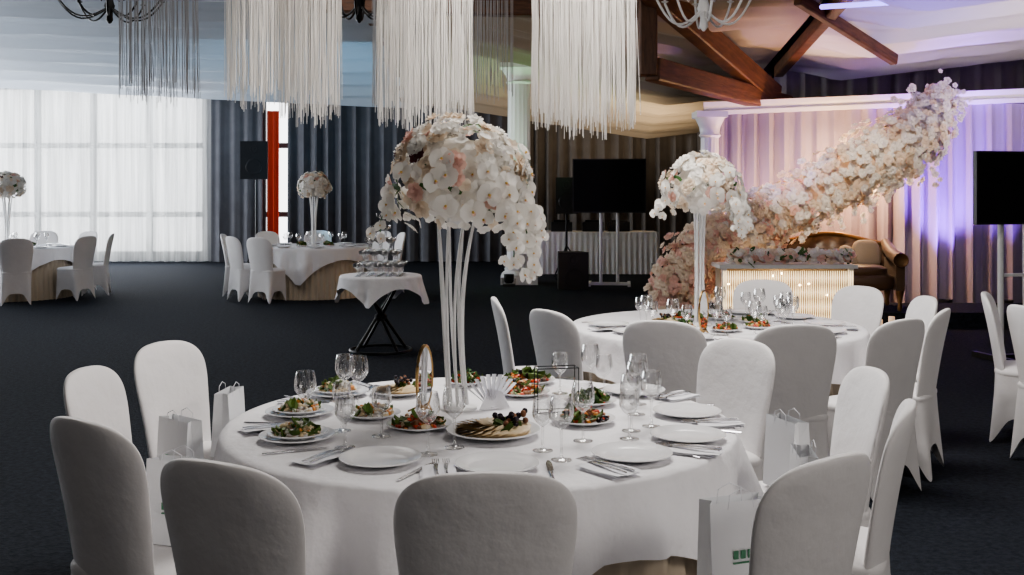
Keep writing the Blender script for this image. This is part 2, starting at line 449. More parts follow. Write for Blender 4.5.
def food(kind,r=.13,seed=0):
    R=random.Random(seed); b=plate_mb(r)
    pal={'salad':['lettuce','lettuce','leaf','tomato','cheese'],'meat':['meat','meat','carrot','lettuce','tomato','cheese'],
         'slices':['cheese','cheese','cheese'],'roast':['carrot','meat','lettuce','olive','tomato'],'fish':['cheese','carrot','petw','lettuce','cheese']}[kind]
    if kind=='slices':
        for i in range(26):
            a=2*pi*i/26; q=.66*r
            b.grid(4,4,lambda u,v:((u-.5)*.05,(v-.5)*.06,.004*math.sin(u*3)+.01*v),'cheese',T=TR((q*math.cos(a)*.9,q*math.sin(a)*.9,.014),(.15,0,a)))
        for i in range(14):
            a=2*pi*i/14; q=.36*r
            b.grid(4,4,lambda u,v:((u-.5)*.05,(v-.5)*.06,.004*math.sin(u*3)+.01*v),'cheese',T=TR((q*math.cos(a)*.9,q*math.sin(a)*.9,.02),(.15,0,a)))
        for i in range(34):
            b.blob((R.gauss(0,.018)+r*.4,R.gauss(0,.02)+.02,.025+R.random()*.035),(.009,.009,.009),'olive' if i%3 else 'meat',7,5)
        for i in range(8):
            b.grid(3,3,lambda u,v:((u-.5)*.03,(v-.5)*.05,.012*math.sin(u*3)),'lettuce',T=TR((R.gauss(r*.3,.02),R.gauss(0,.03),.028),(R.random(),R.random(),R.random()*6)))
        return b
    n=95
    for i in range(n):
        rr=r*.74*math.sqrt(R.random()); a=R.random()*2*pi; z=.012+(.04*(1-(rr/(r*.8))**2))*R.random()**.5
        k=R.choice(pal)
        s=R.uniform(.008,.017)
        if k in('lettuce','leaf'):
            b.grid(4,4,lambda u,v:((u-.5)*s*3.2*math.sin(pi*(.15+.8*v)),(v-.5)*s*4,s*.5*math.sin(u*6)+s*.4*math.cos(v*5)),k,T=TR((rr*math.cos(a),rr*math.sin(a),z+.006),(R.uniform(-.7,.7),R.uniform(-.7,.7),R.random()*6)))
        else:
            b.blob((0,0,0),(s*1.3,s*.8,s*.55),k,7,5,T=TR((rr*math.cos(a),rr*math.sin(a),z),(R.uniform(-.5,.5),R.uniform(-.5,.5),R.random()*6)))
    return b
FOOD={k:[food(k,.13,s).mesh('food_'+k) for s in (1,2)] for k in ('salad','meat','slices','roast','fish')}
FN={'salad':'salad_platter','meat':'meat_platter','slices':'cheese_platter','roast':'roast_vegetable_platter','fish':'appetizer_plate'}
ZT=.7515
def dish(k,x,y,s=1,i=0,rot=None):
    o=inst(FOOD[k][i%2],FN[k],(x,y,ZT),ru(0,6) if rot is None else rot); o.scale=(s,s,1 if s<1 else s); return o
def glass(x,y,m=None): return inst(m or WG,'wine_glass',(x,y,ZT))
def setting(cx,cy,px,py,nap=True,plate=True,forks=True):
    a=math.atan2(cy-py,cx-px)
    if plate: inst(PL,'dinner_plate',(px,py,ZT),0)
    t=(math.sin(a),-math.cos(a))
    rz=a-pi/2
    d=(math.cos(a),math.sin(a))
    if forks:
        for k,(off,me,nm) in enumerate([(-.185,FK,'dinner_fork'),(-.155,FK,'dinner_fork'),(.158,KN,'dinner_knife')]):
            x=px+t[0]*off-d[0]*.045; y=py+t[1]*off-d[1]*.045
            z=ZT+(.013 if (nap and off<0) else 0)
            inst(me,nm,(x,y,z),rz+ru(-.08,.08))
        if nap: inst(NP,'folded_napkin',(px-t[0]*.185-d[0]*.06,py-t[1]*.185-d[1]*.06,ZT),rz+ru(-.1,.1))
for (x,y) in [(-.41,3.27),(-.046,3.20),(.38,3.33),(.60,3.58),(.66,3.96),(.51,4.38)]:
    setting(*T1,x,y)
for (x,y) in [(-.73,3.57),(-.80,3.96),(-.72,4.34)]:
    setting(*T1,x,y)
def ondish(k,x,y,s,z,i=0):
    o=inst(FOOD[k][i],FN[k],(x,y,ZT+z),ru(0,6)); o.scale=(s,s,1)
ondish('fish',-.73,3.57,.78,.009); ondish('fish',-.80,3.96,.78,.009,1); ondish('fish',-.72,4.34,.75,.009)
dish('slices',-.065,3.63,1.25,rot=-.2); dish('meat',-.33,3.74,.9); dish('fish',-.52,3.92,.8,1); dish('slices',-.47,4.36,.9,rot=1)
dish('roast',.06,4.62,1.0); dish('meat',.04,4.35,.9,1); dish('salad',.31,4.16,.8,1); dish('roast',.26,3.83,.9,1); dish('salad',-.20,4.58,.7)
for i,(x,y) in enumerate([(-.55,3.46),(-.74,3.76),(-.66,4.14),(-.60,3.70),(-.27,3.37),(-.19,3.46),(.10,3.42),(.155,3.30),(.33,4.42),(.38,4.33),(.47,3.97),(.50,3.77),(.40,3.58),(.42,3.70),(.50,4.16),(.2,4.38),(-.60,4.1),(.24,3.55),(-.45,3.62)]):
    glass(x,y,WG if i%3 else WG2)
b=MB()
for i in range(9):
    a=-.75+1.5*i/8
    for s1,s2 in((-.02,.02),(.02,-.02)):
        b.add([(0,-.01,0),(0.0,.012,0),(.17*math.sin(a-s1*4),.02,.15*math.cos(a-s1*4)+.004),(.17*math.sin(a+s2*4),-.015,.155*math.cos(a+s2*4)+.004)],[(0,1,2,3)],'napkin')
b.grid(12,6,lambda u,v:((u-.5)*.16*(1-v*.5),-.03+.05*v*math.sin(u*pi),.09*v*(1-.3*abs(u-.5))+.002),'napkin')
b.lathe([(.03,0),(.032,.012),(.02,.018)],'napkin',12)
o=b.obj('napkin_fan',(-.08,4.08,ZT),.5); o.scale=(.85,.85,.85)
def oval(hh=.12,hw=.065):
    b=MB()
    P=[(hw*math.cos(t*pi/16),0,hh*math.sin(t*pi/16)+hh+.012) for t in range(33)]
    b.tube(P,.007,'gold',6)
    V=[(x*.98,-.003,z) for x,y,z in P[:-1]]; b.add(V,[tuple(range(32))],'mirror')
    V=[(x*.98,.003,z) for x,y,z in P[:-1]]; b.add(V,[tuple(range(32))[::-1]],'olive')
    b.tube([(-.04,.05,.006),(-.03,0,.03),(0,-.03,.01),(.03,0,.03),(.04,.05,.006)],.004,'gold',6)
    return b.mesh('table_number_frame')
OV=oval(); inst(OV,'table_number_frame',(-.335,4.02,ZT),1.2); inst(OV,'table_number_frame',(1.13,6.2,ZT),1.0)
b=MB()
for x in(-.08,.08):
    b.tube([(x,-.03,.004),(x,-.03,.17)],.002,'iron'); b.tube([(x,.03,.004),(x,.03,.17)],.002,'iron')
    b.tube([(x,-.03,.17),(x,.03,.17)],.002,'iron'); b.tube([(x,-.03,.004),(x,.03,.004)],.002,'iron')
for y in(-.03,.03):
    b.tube([(-.08,y,.004),(.08,y,.004)],.002,'iron'); b.tube([(-.08,y,.17),(.08,y,.17)],.002,'iron')
b.box((0,0,.07),(.14,.012,.12),'glass')
b.obj('wire_card_holder',(.17,4.02,ZT),.2)

for i in range(9):
    a=math.atan2(ch2[i][1]-T2[1],ch2[i][0]-T2[0])
    px,py=T2[0]+.68*math.cos(a),T2[1]+.68*math.sin(a)
    setting(*T2,px,py,nap=(i%2==0))
    for q in (.13,-.1):
        glass(T2[0]+.47*math.cos(a+q*1.6),T2[1]+.47*math.sin(a+q*1.6),WG if q>0 else WG2)
for i in range(7):
    a=i*2*pi/7+.3
    dish(['salad','meat','roast','slices','salad','roast','meat'][i],T2[0]+.30*math.cos(a)-.02,T2[1]+.30*math.sin(a),.75,i)
for (cx,cy) in far+[T3]:
    for i in range(8):
        a=i*pi/4+.2
        inst(PL,'dinner_plate',(cx+.66*math.cos(a),cy+.66*math.sin(a),ZT))
        glass(cx+.45*math.cos(a+.2),cy+.45*math.sin(a+.2))
        if i%2: dish('salad',cx+.28*math.cos(a),cy+.28*math.sin(a),.75,i)
cp=MB(); cou=[(.034,0),(.006,.006),(.006,.07),(.02,.085),(.044,.10),(.048,.135),(.044,.135),(.040,.102),(.001,.088)]
z=0
for lay,n in enumerate([5,4,3,2,1]):
    pts=[(0,0)] if n==1 else [((i-(n-1)/2)*.1,(j-(n-1)/2)*.1) for i in range(n) for j in range(n)]
    for (x,y) in pts:
        if x*x+y*y<.085: cp.lathe(cou,'glass2',12,T=TR((x,y,z),(0,0,0),(1,1,.9)),cap=False)
    z+=.1355*.9
cp.obj('champagne_glass_tower',(-1.30,10.4,.7615))

# ---------------------------------------------------------------- flowers
def petal(b,L,W,tilt,az,k,cup=.3,base=0,z=0,nu=3,nv=4,T=None):
    def fn(u,v):
        x=(u-.5)*2; wv=W*math.sin(pi*(.12+.78*v))**.7
        r=base+L*v*math.cos(tilt)-cup*L*v*v*math.sin(tilt)*.3; zz=z+L*v*math.sin(tilt)+cup*L*v*v*.4-cup*L*.0
        zz+=cup*W*.6*x*x
        return (r*math.cos(az)-x*wv*math.sin(az),r*math.sin(az)+x*wv*math.cos(az),zz)
    b.grid(nu,nv,fn,k,T=T)
def rose(k,seed=0,small=False):
    R=random.Random(seed); b=MB()
    for n,tl,L,W in ([(6,.3,.045,.024),(5,.8,.038,.022),(4,1.25,.03,.016)] if not small else [(5,.3,.045,.024),(4,1.0,.034,.018)]):
        o=R.random()*6
        for i in range(n): petal(b,L*R.uniform(.9,1.1),W,tl,o+2*pi*i/n,k,cup=-.35 if tl<.5 else -.6,base=.002)
    return b
def orchid():
    b=MB()
    for az in (pi/2,pi/2+2.2,pi/2-2.2): petal(b,.05,.020,.12,az,'petw',cup=-.15,nv=5)
    for az in (.15,pi-.15): petal(b,.050,.036,.2,az,'petw',cup=-.2,z=.003,nu=4,nv=5)
    petal(b,.018,.008,.8,-pi/2,'petp',z=.004); b.blob((0,0,.008),(.006,.006,.007),'pety',6,4)
    return b
def hydr(k):
    b=MB()
    for i in range(4): petal(b,.03,.02,.2,i*pi/2,k,cup=.1,nv=3)
    return b
ROS={k:[rose(k,s) for s in range(2)] for k in('petw','petc','petp','petd')}
RS={k:rose(k,3,True) for k in('petw','petc','petp','petd')}
ORC=orchid(); HY=hydr('petw'); HYC=hydr('petc')
def leafm():
    b=MB(); petal(b,.09,.02,.3,0,'leaf',cup=-.3,nv=5); return b
LF=leafm()
def bouquet(c,rx,rz,seed,nr=90,no=60,scale=1.0,casc=1.0):
    R=random.Random(seed); b=MB(); c=Vector(c)
    b.blob(c,(rx*.66,rx*.66,rz*.66),'petw',14,10)
    def surf(zmin=-.55):
        while True:
            v=Vector((R.gauss(0,1),R.gauss(0,1),R.gauss(0,1))).normalized()
            if v.z>zmin: return v
    for i in range(nr):
        v=surf(); f=R.uniform(.78,1.0)
        p=c+Vector((v.x*rx*f,v.y*rx*f,v.z*rz*f))
        q=R.random(); k='petw' if q<.5 else 'petc' if q<.86 else 'petp'
        if v.x<-.3 and q>.8: k='petp' if q<.93 else 'petd'
        b.addmb(ROS[k][i%2],look(p,v,R.random()*6,scale*R.uniform(.7,1.05)))
    for i in range(int(nr*2.6)):
        v=surf(-.75); f=R.uniform(.78,1.0); p=c+Vector((v.x*rx*f,v.y*rx*f,v.z*rz*f))
        b.addmb(HY if R.random()<.75 else HYC,look(p,v+Vector((R.gauss(0,.3),R.gauss(0,.3),R.gauss(0,.3))),R.random()*6,scale*R.uniform(.6,1.0)))
    for i in range(no):
        v=surf(-.6)
        if v.x<-.25 and R.random()<.8: v.x=-v.x
        if v.z>.45: v.z-=.6
        p=c+Vector((v.x*rx*1.04,v.y*rx*1.04,v.z*rz*1.0))
        b.addmb(ORC,look(p,v+Vector((0,-.3,.1)),R.uniform(-.4,.4),scale*R.uniform(.75,1.0)))
    if casc:
        for s,(ax,ln) in enumerate([(.1,.20),(-.35,.26),(.5,.18),(-.75,.22),(-.05,.14),(3.3,.14)]):
            pts=[]
            for t in range(9):
                f=t/8; ro=rx*(.82+.26*math.sin(f*1.9)); pts.append(c+Vector((ro*math.cos(ax),ro*math.sin(ax)-.03,-.15*rz-ln*casc*f*1.25)))
            b.tube(pts,.0025,'leaf',4)
            for t in range(1,9):
                for q in range(2 if s<5 else 1):
                    b.addmb(ORC,look(pts[t]+Vector((R.gauss(0,.018),R.gauss(0,.02)-.01,R.gauss(0,.012))),Vector((math.cos(ax)*.6+R.gauss(0,.35),math.sin(ax)*.5-.9,R.gauss(.1,.25))),R.uniform(-.5,.5),scale*R.uniform(.6,.85)*(1.1-.4*t/8)))
    for i in range(16):
        v=surf(-.5); p=c+Vector((v.x*rx*.88,v.y*rx*.88,v.z*rz*.88))
        b.addmb(LF,look(p,v,R.random()*6,scale*R.uniform(.5,.8)))
    for i in range(12):
        v=surf(.2); p=c+Vector((v.x*rx*1.0,v.y*rx*1.0,v.z*rz*1.05))
        b.addmb(RS['petw' if i%2 else 'petc'],look(p,v,R.random()*6,scale*.7))
    return b
def stand(b,z0,z1,top=.1,waist=.03,n=8,r=.005,k='white',bend=.02,ex=2.4):
    b.lathe([(.075,z0),(.075,z0+.008),(.045,z0+.014),(.01,z0+.02)],k,24)
    for i in range(n):
        a=2*pi*i/n; pts=[]
        for t in range(17):
            f=t/16; rr=waist+(.012)*(1-f)**2+ (top-waist)*f**ex
            aa=a+.5*f
            pts.append((rr*math.cos(aa)-bend*math.sin(pi*f),rr*math.sin(aa),z0+.01+(z1-z0)*f))
        b.tube(pts,r,k,8)
    return b
b=stand(MB(),0,.80,.09,.026,8,.0058)
b.lathe([(.02,.70),(.08,.76),(.09,.82)],'white',16)
b.addmb(bouquet((.0,0,.885),.275,.25,11,95,46,1.0))
b.obj('floral_centerpiece',(-.21,4.08,ZT))
b=stand(MB(),0,.72,.035,.018,7,.007,bend=0)
b.addmb(bouquet((0,0,.86),.25,.22,12,80,26,1.0,.75))
b.obj('floral_centerpiece',(1.18,6.6,ZT))
fb=stand(MB(),0,.75,.07,.02,6,.008,'white',0); fb.addmb(bouquet((0,0,.9),.25,.23,13,80,4,1.3,0)); fbm=fb.mesh('floral_centerpiece')
inst(fbm,'floral_centerpiece',(far[0][0]-.02,far[0][1],ZT)); inst(fbm,'floral_centerpiece',(far[1][0]-.1,far[1][1],ZT),2)
def bag():
    b=MB(); w_,d_,h_=.19,.09,.26
    def fn(u,v):
        P=[(-1,-1),(1,-1),(1,0),(1,1),(-1,1),(-1,0)]
        i=int(round(u*6))%6; x,y=P[i]; 
        if y==0: x*=1-.25*v
        return (x*w_/2,y*d_/2*(1-.35*v),h_*v)
    b.grid(6,5,fn,'paper',True); b.add([(-w_/2,-d_/2,0),(w_/2,-d_/2,0),(w_/2,d_/2,0),(-w_/2,d_/2,0)],[(0,3,2,1)],'paper')
    for y in(-.03,.03): b.tube([(-.04,y,h_-.02),(-.035,y,h_+.02),(0,y,h_+.035),(.035,y,h_+.02),(.04,y,h_-.02)],.0015,'napkin',5)
    for i in range(3): b.box((-.022+i*.022,-.0415,.12),(.014,.004,.022),'logo')
    b.box((0,-.0415,.098),(.06,.004,.004),'logo')
    return b.mesh('gift_bag',False)
BG=bag()
for (i,off,rt) in [(0,.10,.4),(1,.10,.9),(2,.06,.7),(5,.05,-.3),(6,.05,.3),(7,.06,.3)]:
    x,y,a=ch1[i]; inst(BG,'gift_bag',(x-off*math.cos(a),y-off*math.sin(a),.494),a+pi/2+rt)

# ---------------------------------------------------------------- string chandeliers
def fringe(w_,zb,zt,seed,k='string',n=170,r=.0028,steps=True):
    R=random.Random(seed); b=MB()
    tiers=[(w_/2,.0),(w_*.38,.05),(w_*.22,-.06)]
    for ti,(rr,dz) in enumerate(tiers):
        b.tube([(rr*math.cos(t*pi/16),rr*math.sin(t*pi/16),zt) for t in range(33)],.01,'iron',5)
        m=int(n*[.5,.3,.2][ti])
        for i in range(m):
            a=2*pi*i/m+R.uniform(-.05,.05); q=rr+R.uniform(-.015,.015)
            z=zb+dz+abs(R.gauss(0,.045))+(.08*(1 if math.sin(a*3+seed)>.3 else 0) if steps else 0)
            x,y=q*math.cos(a),q*math.sin(a)
            b.tube([(x,y,zt),(x+R.gauss(0,.006),y+R.gauss(0,.006),(z+zt)/2),(x+R.gauss(0,.01),y+R.gauss(0,.01),z)],r,k,3)
    b.box((0,0,zt),(w_,.02,.02),'iron'); b.box((0,0,zt),(.02,w_,.02),'iron')
    b.tube([(0,0,zt),(0,0,H)],.008,'iron',6)
    return b
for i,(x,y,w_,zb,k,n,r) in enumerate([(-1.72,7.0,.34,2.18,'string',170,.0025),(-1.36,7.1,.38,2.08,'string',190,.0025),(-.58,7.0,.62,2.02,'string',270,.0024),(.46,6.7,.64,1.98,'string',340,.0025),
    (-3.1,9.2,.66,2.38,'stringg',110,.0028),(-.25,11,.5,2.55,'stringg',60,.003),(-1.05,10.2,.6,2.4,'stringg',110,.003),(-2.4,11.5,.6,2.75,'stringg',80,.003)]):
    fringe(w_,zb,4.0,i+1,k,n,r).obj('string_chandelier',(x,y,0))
def armchand(k,n=8,R0=.42):
    b=MB()
    b.lathe([(.01,-.2),(.04,-.16),(.03,-.08),(.06,0),(.03,.1),(.015,.3),(.012,.32)],k,14)
    for i in range(n):
        a=2*pi*i/n; pts=[]
        for t in range(11):
            f=t/10; r=.03+(R0-.03)*f; z=-.02-.14*math.sin(pi*f*.9)+.16*f**3
            pts.append((r*math.cos(a),r*math.sin(a),z))
        b.tube(pts,.011,k,6)
        x,y,z=pts[-1]
        b.lathe([(.008,0),(.035,.015),(.03,.02),(.012,.022),(.012,.1),(.006,.12)],k,10,T=TR((x,y,z)))
        pts=[(.03*math.cos(a),.03*math.sin(a),.22),(.16*math.cos(a),.16*math.sin(a),.25),(.22*math.cos(a),.22*math.sin(a),.15),(.16*math.cos(a),.16*math.sin(a),.08),(.12*math.cos(a),.12*math.sin(a),.13)]
        b.tube(pts,.007,k,5)
    return b
b=armchand('white'); b.tube([(0,0,.3),(0,0,2.7)],.008,'iron'); b.obj('candle_chandelier',(1.68,9.2,3.19))
b=armchand('iron',10,.6); b.tube([(0,0,.3),(0,0,2.1)],.01,'iron'); b.obj('candle_chandelier',(-4.6,12,3.7))
b=armchand('iron',8,.35); b.tube([(0,0,.3),(0,0,2.3)],.01,'iron'); b.obj('candle_chandelier',(-1.6,11,3.55))

# ---------------------------------------------------------------- column
def column(name,x,y,h,r):
    b=MB()
    b.box((0,0,.06),(r*3,r*3,.12),'white')
    b.lathe([(r*1.4,.12),(r*1.45,.16),(r*1.3,.2),(r*1.15,.22),(r*1.2,.26),(r,.3)],'white',32)
    def fn(u,v):
        a=2*pi*u; rr=r*(1-.1*v)*(1-.05*abs(math.sin(a*8)))
        return (rr*math.cos(a),rr*math.sin(a),.3+(h-.62)*v)
    b.grid(96,6,fn,'white',True)
    b.lathe([(r*.9,h-.34),(r*1.1,h-.31),(r*.95,h-.28),(r*1.05,h-.2),(r*1.4,h-.1),(r*1.5,h-.08)],'white',32)
    b.box((0,0,h-.04),(r*3.1,r*3.1,.08),'white')
    return b.obj(name,(x,y,0))
column('column',.12,18,3.75,.21)
column('column',2.58,13.7,2.62,.13)
# ---------------------------------------------------------------- backdrop
bp0,bp1=(2.6,14.25),(7.2,13.5)
curtain('backdrop_curtain',bp0,bp1,.02,2.72,'lav',.22,.09,rows=8,seed=12)
b=MB()
d=Vector(bp1)-Vector(bp0); L=d.length
def pel(u,v):
    prof=[(-.1,-.07),(-.12,-.02),(-.09,.0),(-.12,.05),(-.14,.10),(.05,.10),(.05,-.07),(-.1,-.07)]
    y,z=prof[int(round(v*7))]; return ((u-.5)*L,y,z)
b.grid(12,8,pel,'white')
o=b.obj('backdrop_cornice',((bp0[0]+bp1[0])/2,(bp0[1]+bp1[1])/2,2.75),0,smooth=False)
o.rotation_euler=(0,-.03,math.atan2(d.y,d.x))
boxobj('stage_platform',2.3,7.3,12.15,13.22,0,.18,'carpet')
def garland():
    R=random.Random(5); b=MB()
    path=[(1.78,11.8,.22,.28),(1.92,11.8,.6,.36),(2.2,11.95,.92,.36),(2.66,12.4,1.10,.40),(3.2,12.75,1.32,.38),(3.83,12.85,1.64,.36),(4.42,12.9,1.98,.42),(4.88,12.9,2.2,.40),(5.15,12.95,2.5,.26),(5.3,13.0,2.82,.12)]
    n=len(path)
    def at(t):
        t=t*(n-1); i=min(int(t),n-2); f=t-i
        return [path[i][k]*(1-f)+path[i+1][k]*f for k in range(4)]
    pts=[at(t/40) for t in range(41)]
    b.tube([(p[0],p[1],p[2]) for p in pts],[p[3]*.5 for p in pts],'petc',12)
    for i in range(2900):
        t=R.random(); p=at(t)
        v=Vector((R.gauss(0,1),R.gauss(-.5,1),R.gauss(0,1))).normalized()
        f=R.uniform(.6,1.0)+abs(R.gauss(0,.14)); q=Vector(p[:3])+v*p[3]*f
        if q.z<.04: q.z=.04+R.random()*.05
        if q.y<11.72 and q.x>2.1: q.y=11.72+R.random()*.1
        c=R.random()
        if t<.28: k='petp' if c<.45 else 'petc'
        elif t<.5: k='petp' if c<.10 else 'petc' if c<.55 else 'petw'
        else: k='petw' if c<.6 else 'petc'
        b.addmb(RS[k],look(q,v+Vector((0,-.3,0)),R.random()*6,R.uniform(.8,1.5)))
    for i in range(60):
        t=R.uniform(.4,.97); p=at(t); x=p[0]+R.gauss(0,.15); ln=R.uniform(.2,.6)
        for j in range(7):
            b.addmb(RS['petw'],look((x+R.gauss(0,.03),p[1]-R.uniform(0,.2),p[2]-p[3]*.7-ln*j/7*.8+.1),(R.gauss(0,.5),-1,R.gauss(0,.5)),R.random()*6,R.uniform(.7,1.1)))
    for i in range(160):
        t=R.uniform(.8,1.0); p=at(t)
        b.addmb(RS['petw'],look((p[0]+R.gauss(0,.17),p[1],p[2]+R.gauss(.03,.12)),(R.gauss(0,.5),-1,R.gauss(0,.5)),R.random()*6,R.uniform(.6,1.1)))
    return b
garland().obj('flower_garland')

# bridal table
b=MB()
bx0,bx1,by0,by1=2.22,3.62,11.1,11.5
b.box(((bx0+bx1)/2,(by0+by1)/2,.79),(bx1-bx0+.06,by1-by0+.06,.04),'white')
for x in (bx0+.03,bx1-.03):
    for y in(by0+.03,by1-.03): b.box((x,y,.385),(.05,.05,.77),'white')
b.box(((bx0+bx1)/2,by0+.12,.40),(bx1-bx0-.1,.02,.72),'cushion')
R=random.Random(3)
for i in range(60):
    x=bx0+.02+(bx1-bx0-.04)*i/59
    n=9
    b.tube([(x,by0,.745-t*(.68/n)) for t in range(n+1)],[.0035+.004*(t%2) for t in range(n+1)],'crystal',4)
for i in range(14):
    b.blob((bx0+.08+i*.095,by0+.06,.72-.5*R.random()),(.013,.013,.013),'bulb',6,4)
for i in range(170):
    x=R.uniform(bx0+.1,bx1+.0); k=R.choice(['petw','petc','petp','petw'])
    b.addmb(RS[k],look((x,by0+R.uniform(.02,.2),.84+R.random()*.11),(R.gauss(0,.4),-.7,.7),R.random()*6,R.uniform(.7,1.3)))
for i in range(50):
    b.addmb(LF,look((R.uniform(bx0+.1,bx1),by0+R.uniform(0,.2),.83+R.random()*.12),(R.gauss(0,.6),-.5,.7),R.random()*6,1))
b.obj('bridal_table')
# sofa
b=MB(); sw=1.5
b.blob((0,0,.33),(sw/2-.08,.36,.11),'sofa',24,12,p=5)
b.blob((0,-.03,.46),(sw/2-.16,.32,.075),'sofa',24,10,p=4)
def sb(u,v):
    x=(u-.5)*(sw-.1); top=.74+.13*math.cos(x/(sw/2)*pi/2)**2
    z=.38+(top-.38)*v; y=.28+.12*v
    y+=-.02*abs(math.sin(u*pi*8))*abs(math.sin(v*pi*3))-.05*math.sin(pi*min(1,v))
    return (x,y,z)
b.grid(49,16,sb,'sofa')
b.grid(49,6,lambda u,v:((u-.5)*(sw-.1),.42+.02*math.sin(v*3)+.02*(1-v),.25+(.74+.13*math.cos((u-.5)*(sw-.1)/(sw/2)*pi/2)**2-.25)*v),'sofa')
b.tube([((u/24-.5)*(sw-.06),.40,.75+.13*math.cos((u/24-.5)*(sw-.1)/(sw/2)*pi/2)**2) for u in range(25)],.028,'bronze',8)
for s in(-1,1):
    x=s*(sw/2-.06)
    b.tube([(x,-.36,.60),(x,0,.63),(x,.25,.70),(x*.98,.40,.78)],[.085,.08,.075,.05],'sofa',14)
    b.box((x,.0,.42),(.10,.68,.36),'sofa')
    b.lathe([(.001,0),(.05,0),(.075,-.01),(.08,-.03)],'bronze',16,T=Matrix.Translation((x,-.375,.60))@Matrix.Rotation(-pi/2,4,'X'),cap=False)
    for y in(-.3,.33): b.lathe([(.02,0),(.03,.04),(.022,.08),(.045,.2),(.05,.24)],'bronze',10,T=TR((x,y,0)))
b.blob((0,0,0),(.18,.07,.18),'cushion',16,10,T=TR((.40,.12,.64),(-.3,0,.3)),p=3)
b.blob((0,0,0),(.14,.06,.14),'cushion',16,10,T=TR((.16,.06,.60),(-.4,.5,0)),p=3)
b.obj('sofa',(3.90,12.70,.18),-.12,sub=0)
b=MB()
for i,x in enumerate([0,.1,.22,.3,.42]):
    b.lathe([(.035,0),(.035,.08+.04*(i%3)),(.02,.08+.04*(i%3))],'candle',12,T=TR((x,.05*(i%2),0)))
b.obj('pillar_candles',(4.1,11.95,0))
# ---------------------------------------------------------------- TVs and speakers
def tv(name,x,y,w_,h_,zc,rot=0,st='white',bw=.7,bk='white'):
    b=MB()
    b.box((0,0,zc),(w_,.05,h_),'black'); b.box((0,-.027,zc),(w_-.04,.006,h_-.04),'screen')
    b.box((0,.05,zc),(w_*.4,.06,h_*.5),'black')
    for s in(-.14,.14): b.tube([(s,.1,.03),(s,.1,zc+.1)],.028,st,8)
    b.box((0,.1,.8),(.3,.03,.03),st); b.box((0,.1,.03),(bw,.05,.05),bk)
    for s in(-.47,.47): b.box((s*bw,.08,.03),(.05,.55,.05),bk)
    return b.obj(name,(x,y,0),rot,smooth=False)
tv('television_stand',1.62,17.5,1.22,.9,1.67,-.1)
tv('television_stand',4.75,9.8,1.0,.68,1.62,.25,bw=.5,bk='iron')
def speaker(x,y,zc,w_=.42,h_=.68,stand_=True,rot=0):
    b=MB()
    b.add([(-w_/2,-.18,-h_/2),(w_/2,-.18,-h_/2),(w_*.35,.18,-h_/2),(-w_*.35,.18,-h_/2),(-w_/2,-.18,h_/2),(w_/2,-.18,h_/2),(w_*.35,.18,h_/2),(-w_*.35,.18,h_/2)],[(3,2,1,0),(4,5,6,7),(0,1,5,4),(1,2,6,5),(2,3,7,6),(3,0,4,7)],'black',TR((0,0,zc)))
    for z,r in((-.12,.15),(.2,.07)):
        b.lathe([(r,0),(r*.95,.006),(r*.6,.003),(.001,.005)],'black',20,T=Matrix.Translation((0,-.182,zc+z*h_/.68))@Matrix.Rotation(pi/2,4,'X'),cap=False)
    if stand_:
        b.tube([(0,0,.1),(0,0,zc-h_/2)],.02,'black',8)
        for i in range(3):
            a=2*pi*i/3; b.tube([(0,0,.6),(.4*math.cos(a),.4*math.sin(a),.015)],.014,'black',6)
    b.obj('loudspeaker',(x,y,0),rot,smooth=False)
speaker(-4.75,19.5,2.15,.5,.7)
speaker(.98,18.9,1.5,.4,.65)
speaker(.95,17.0,.30,.5,.6,False,.2)
b=MB().box((0,0,.2),(.5,.4,.4),'black').box((.1,0,.47),(.4,.3,.12),'iron').box((-.02,-.21,.2),(.4,.02,.3),'iron')
b.obj('amplifier_case',(2.55,17.0,0),.1,smooth=False)
def djs(u,v):
    P=[(-1.2,-.35),(1.2,-.35),(1.2,.35),(-1.2,.35)]
    t=u*6.2; 
    per=[2.4,.7,2.4,.7]; i=0
    while i<3 and t>per[i]: t-=per[i]; i+=1
    a=Vector(P[i]); c=Vector(P[(i+1)%4]); q=a.lerp(c,min(1,t/per[i])); nrm=Vector(((c-a).y,-(c-a).x)).normalized()
    q=q+nrm*(.02+.015*math.sin(u*2*pi*60)*v)
    return (q.x,q.y,.8-.79*v)
b=MB(); b.grid(480,4,djs,'cloth',True); b.box((0,0,.79),(2.42,.72,.03),'cloth')
b.obj('buffet_table',(1.55,20.2,0))
for x in(-.6,0,.5):
    MB().box((0,0,.09),(.4,.3,.18),'black').box((0,-.02,.2),(.3,.2,.04),'iron').obj('dj_mixer',(1.55+x,20.2,.806),smooth=False)
def parl(x,y,z,rot=0,col='blueledglow'):
    b=MB(); b.lathe([(.05,.05),(.08,.08),(.085,.2),(.08,.2),(.07,.17),(.001,.17)],'black',16); b.lathe([(.001,.175),(.068,.175)],col,16,cap=False)
    b.box((0,0,.02),(.2,.12,.03),'black'); b.box((-.1,0,.07),(.01,.05,.12),'black'); b.box((.1,0,.07),(.01,.05,.12),'black')
    b.obj('uplight',(x,y,z),rot)
ups=[(2.95,13.90),(5.55,13.44),(6.3,13.38),(4.4,13.65)]
for x,y in ups: parl(x,y,0)
parl(-.05,17.45,0)

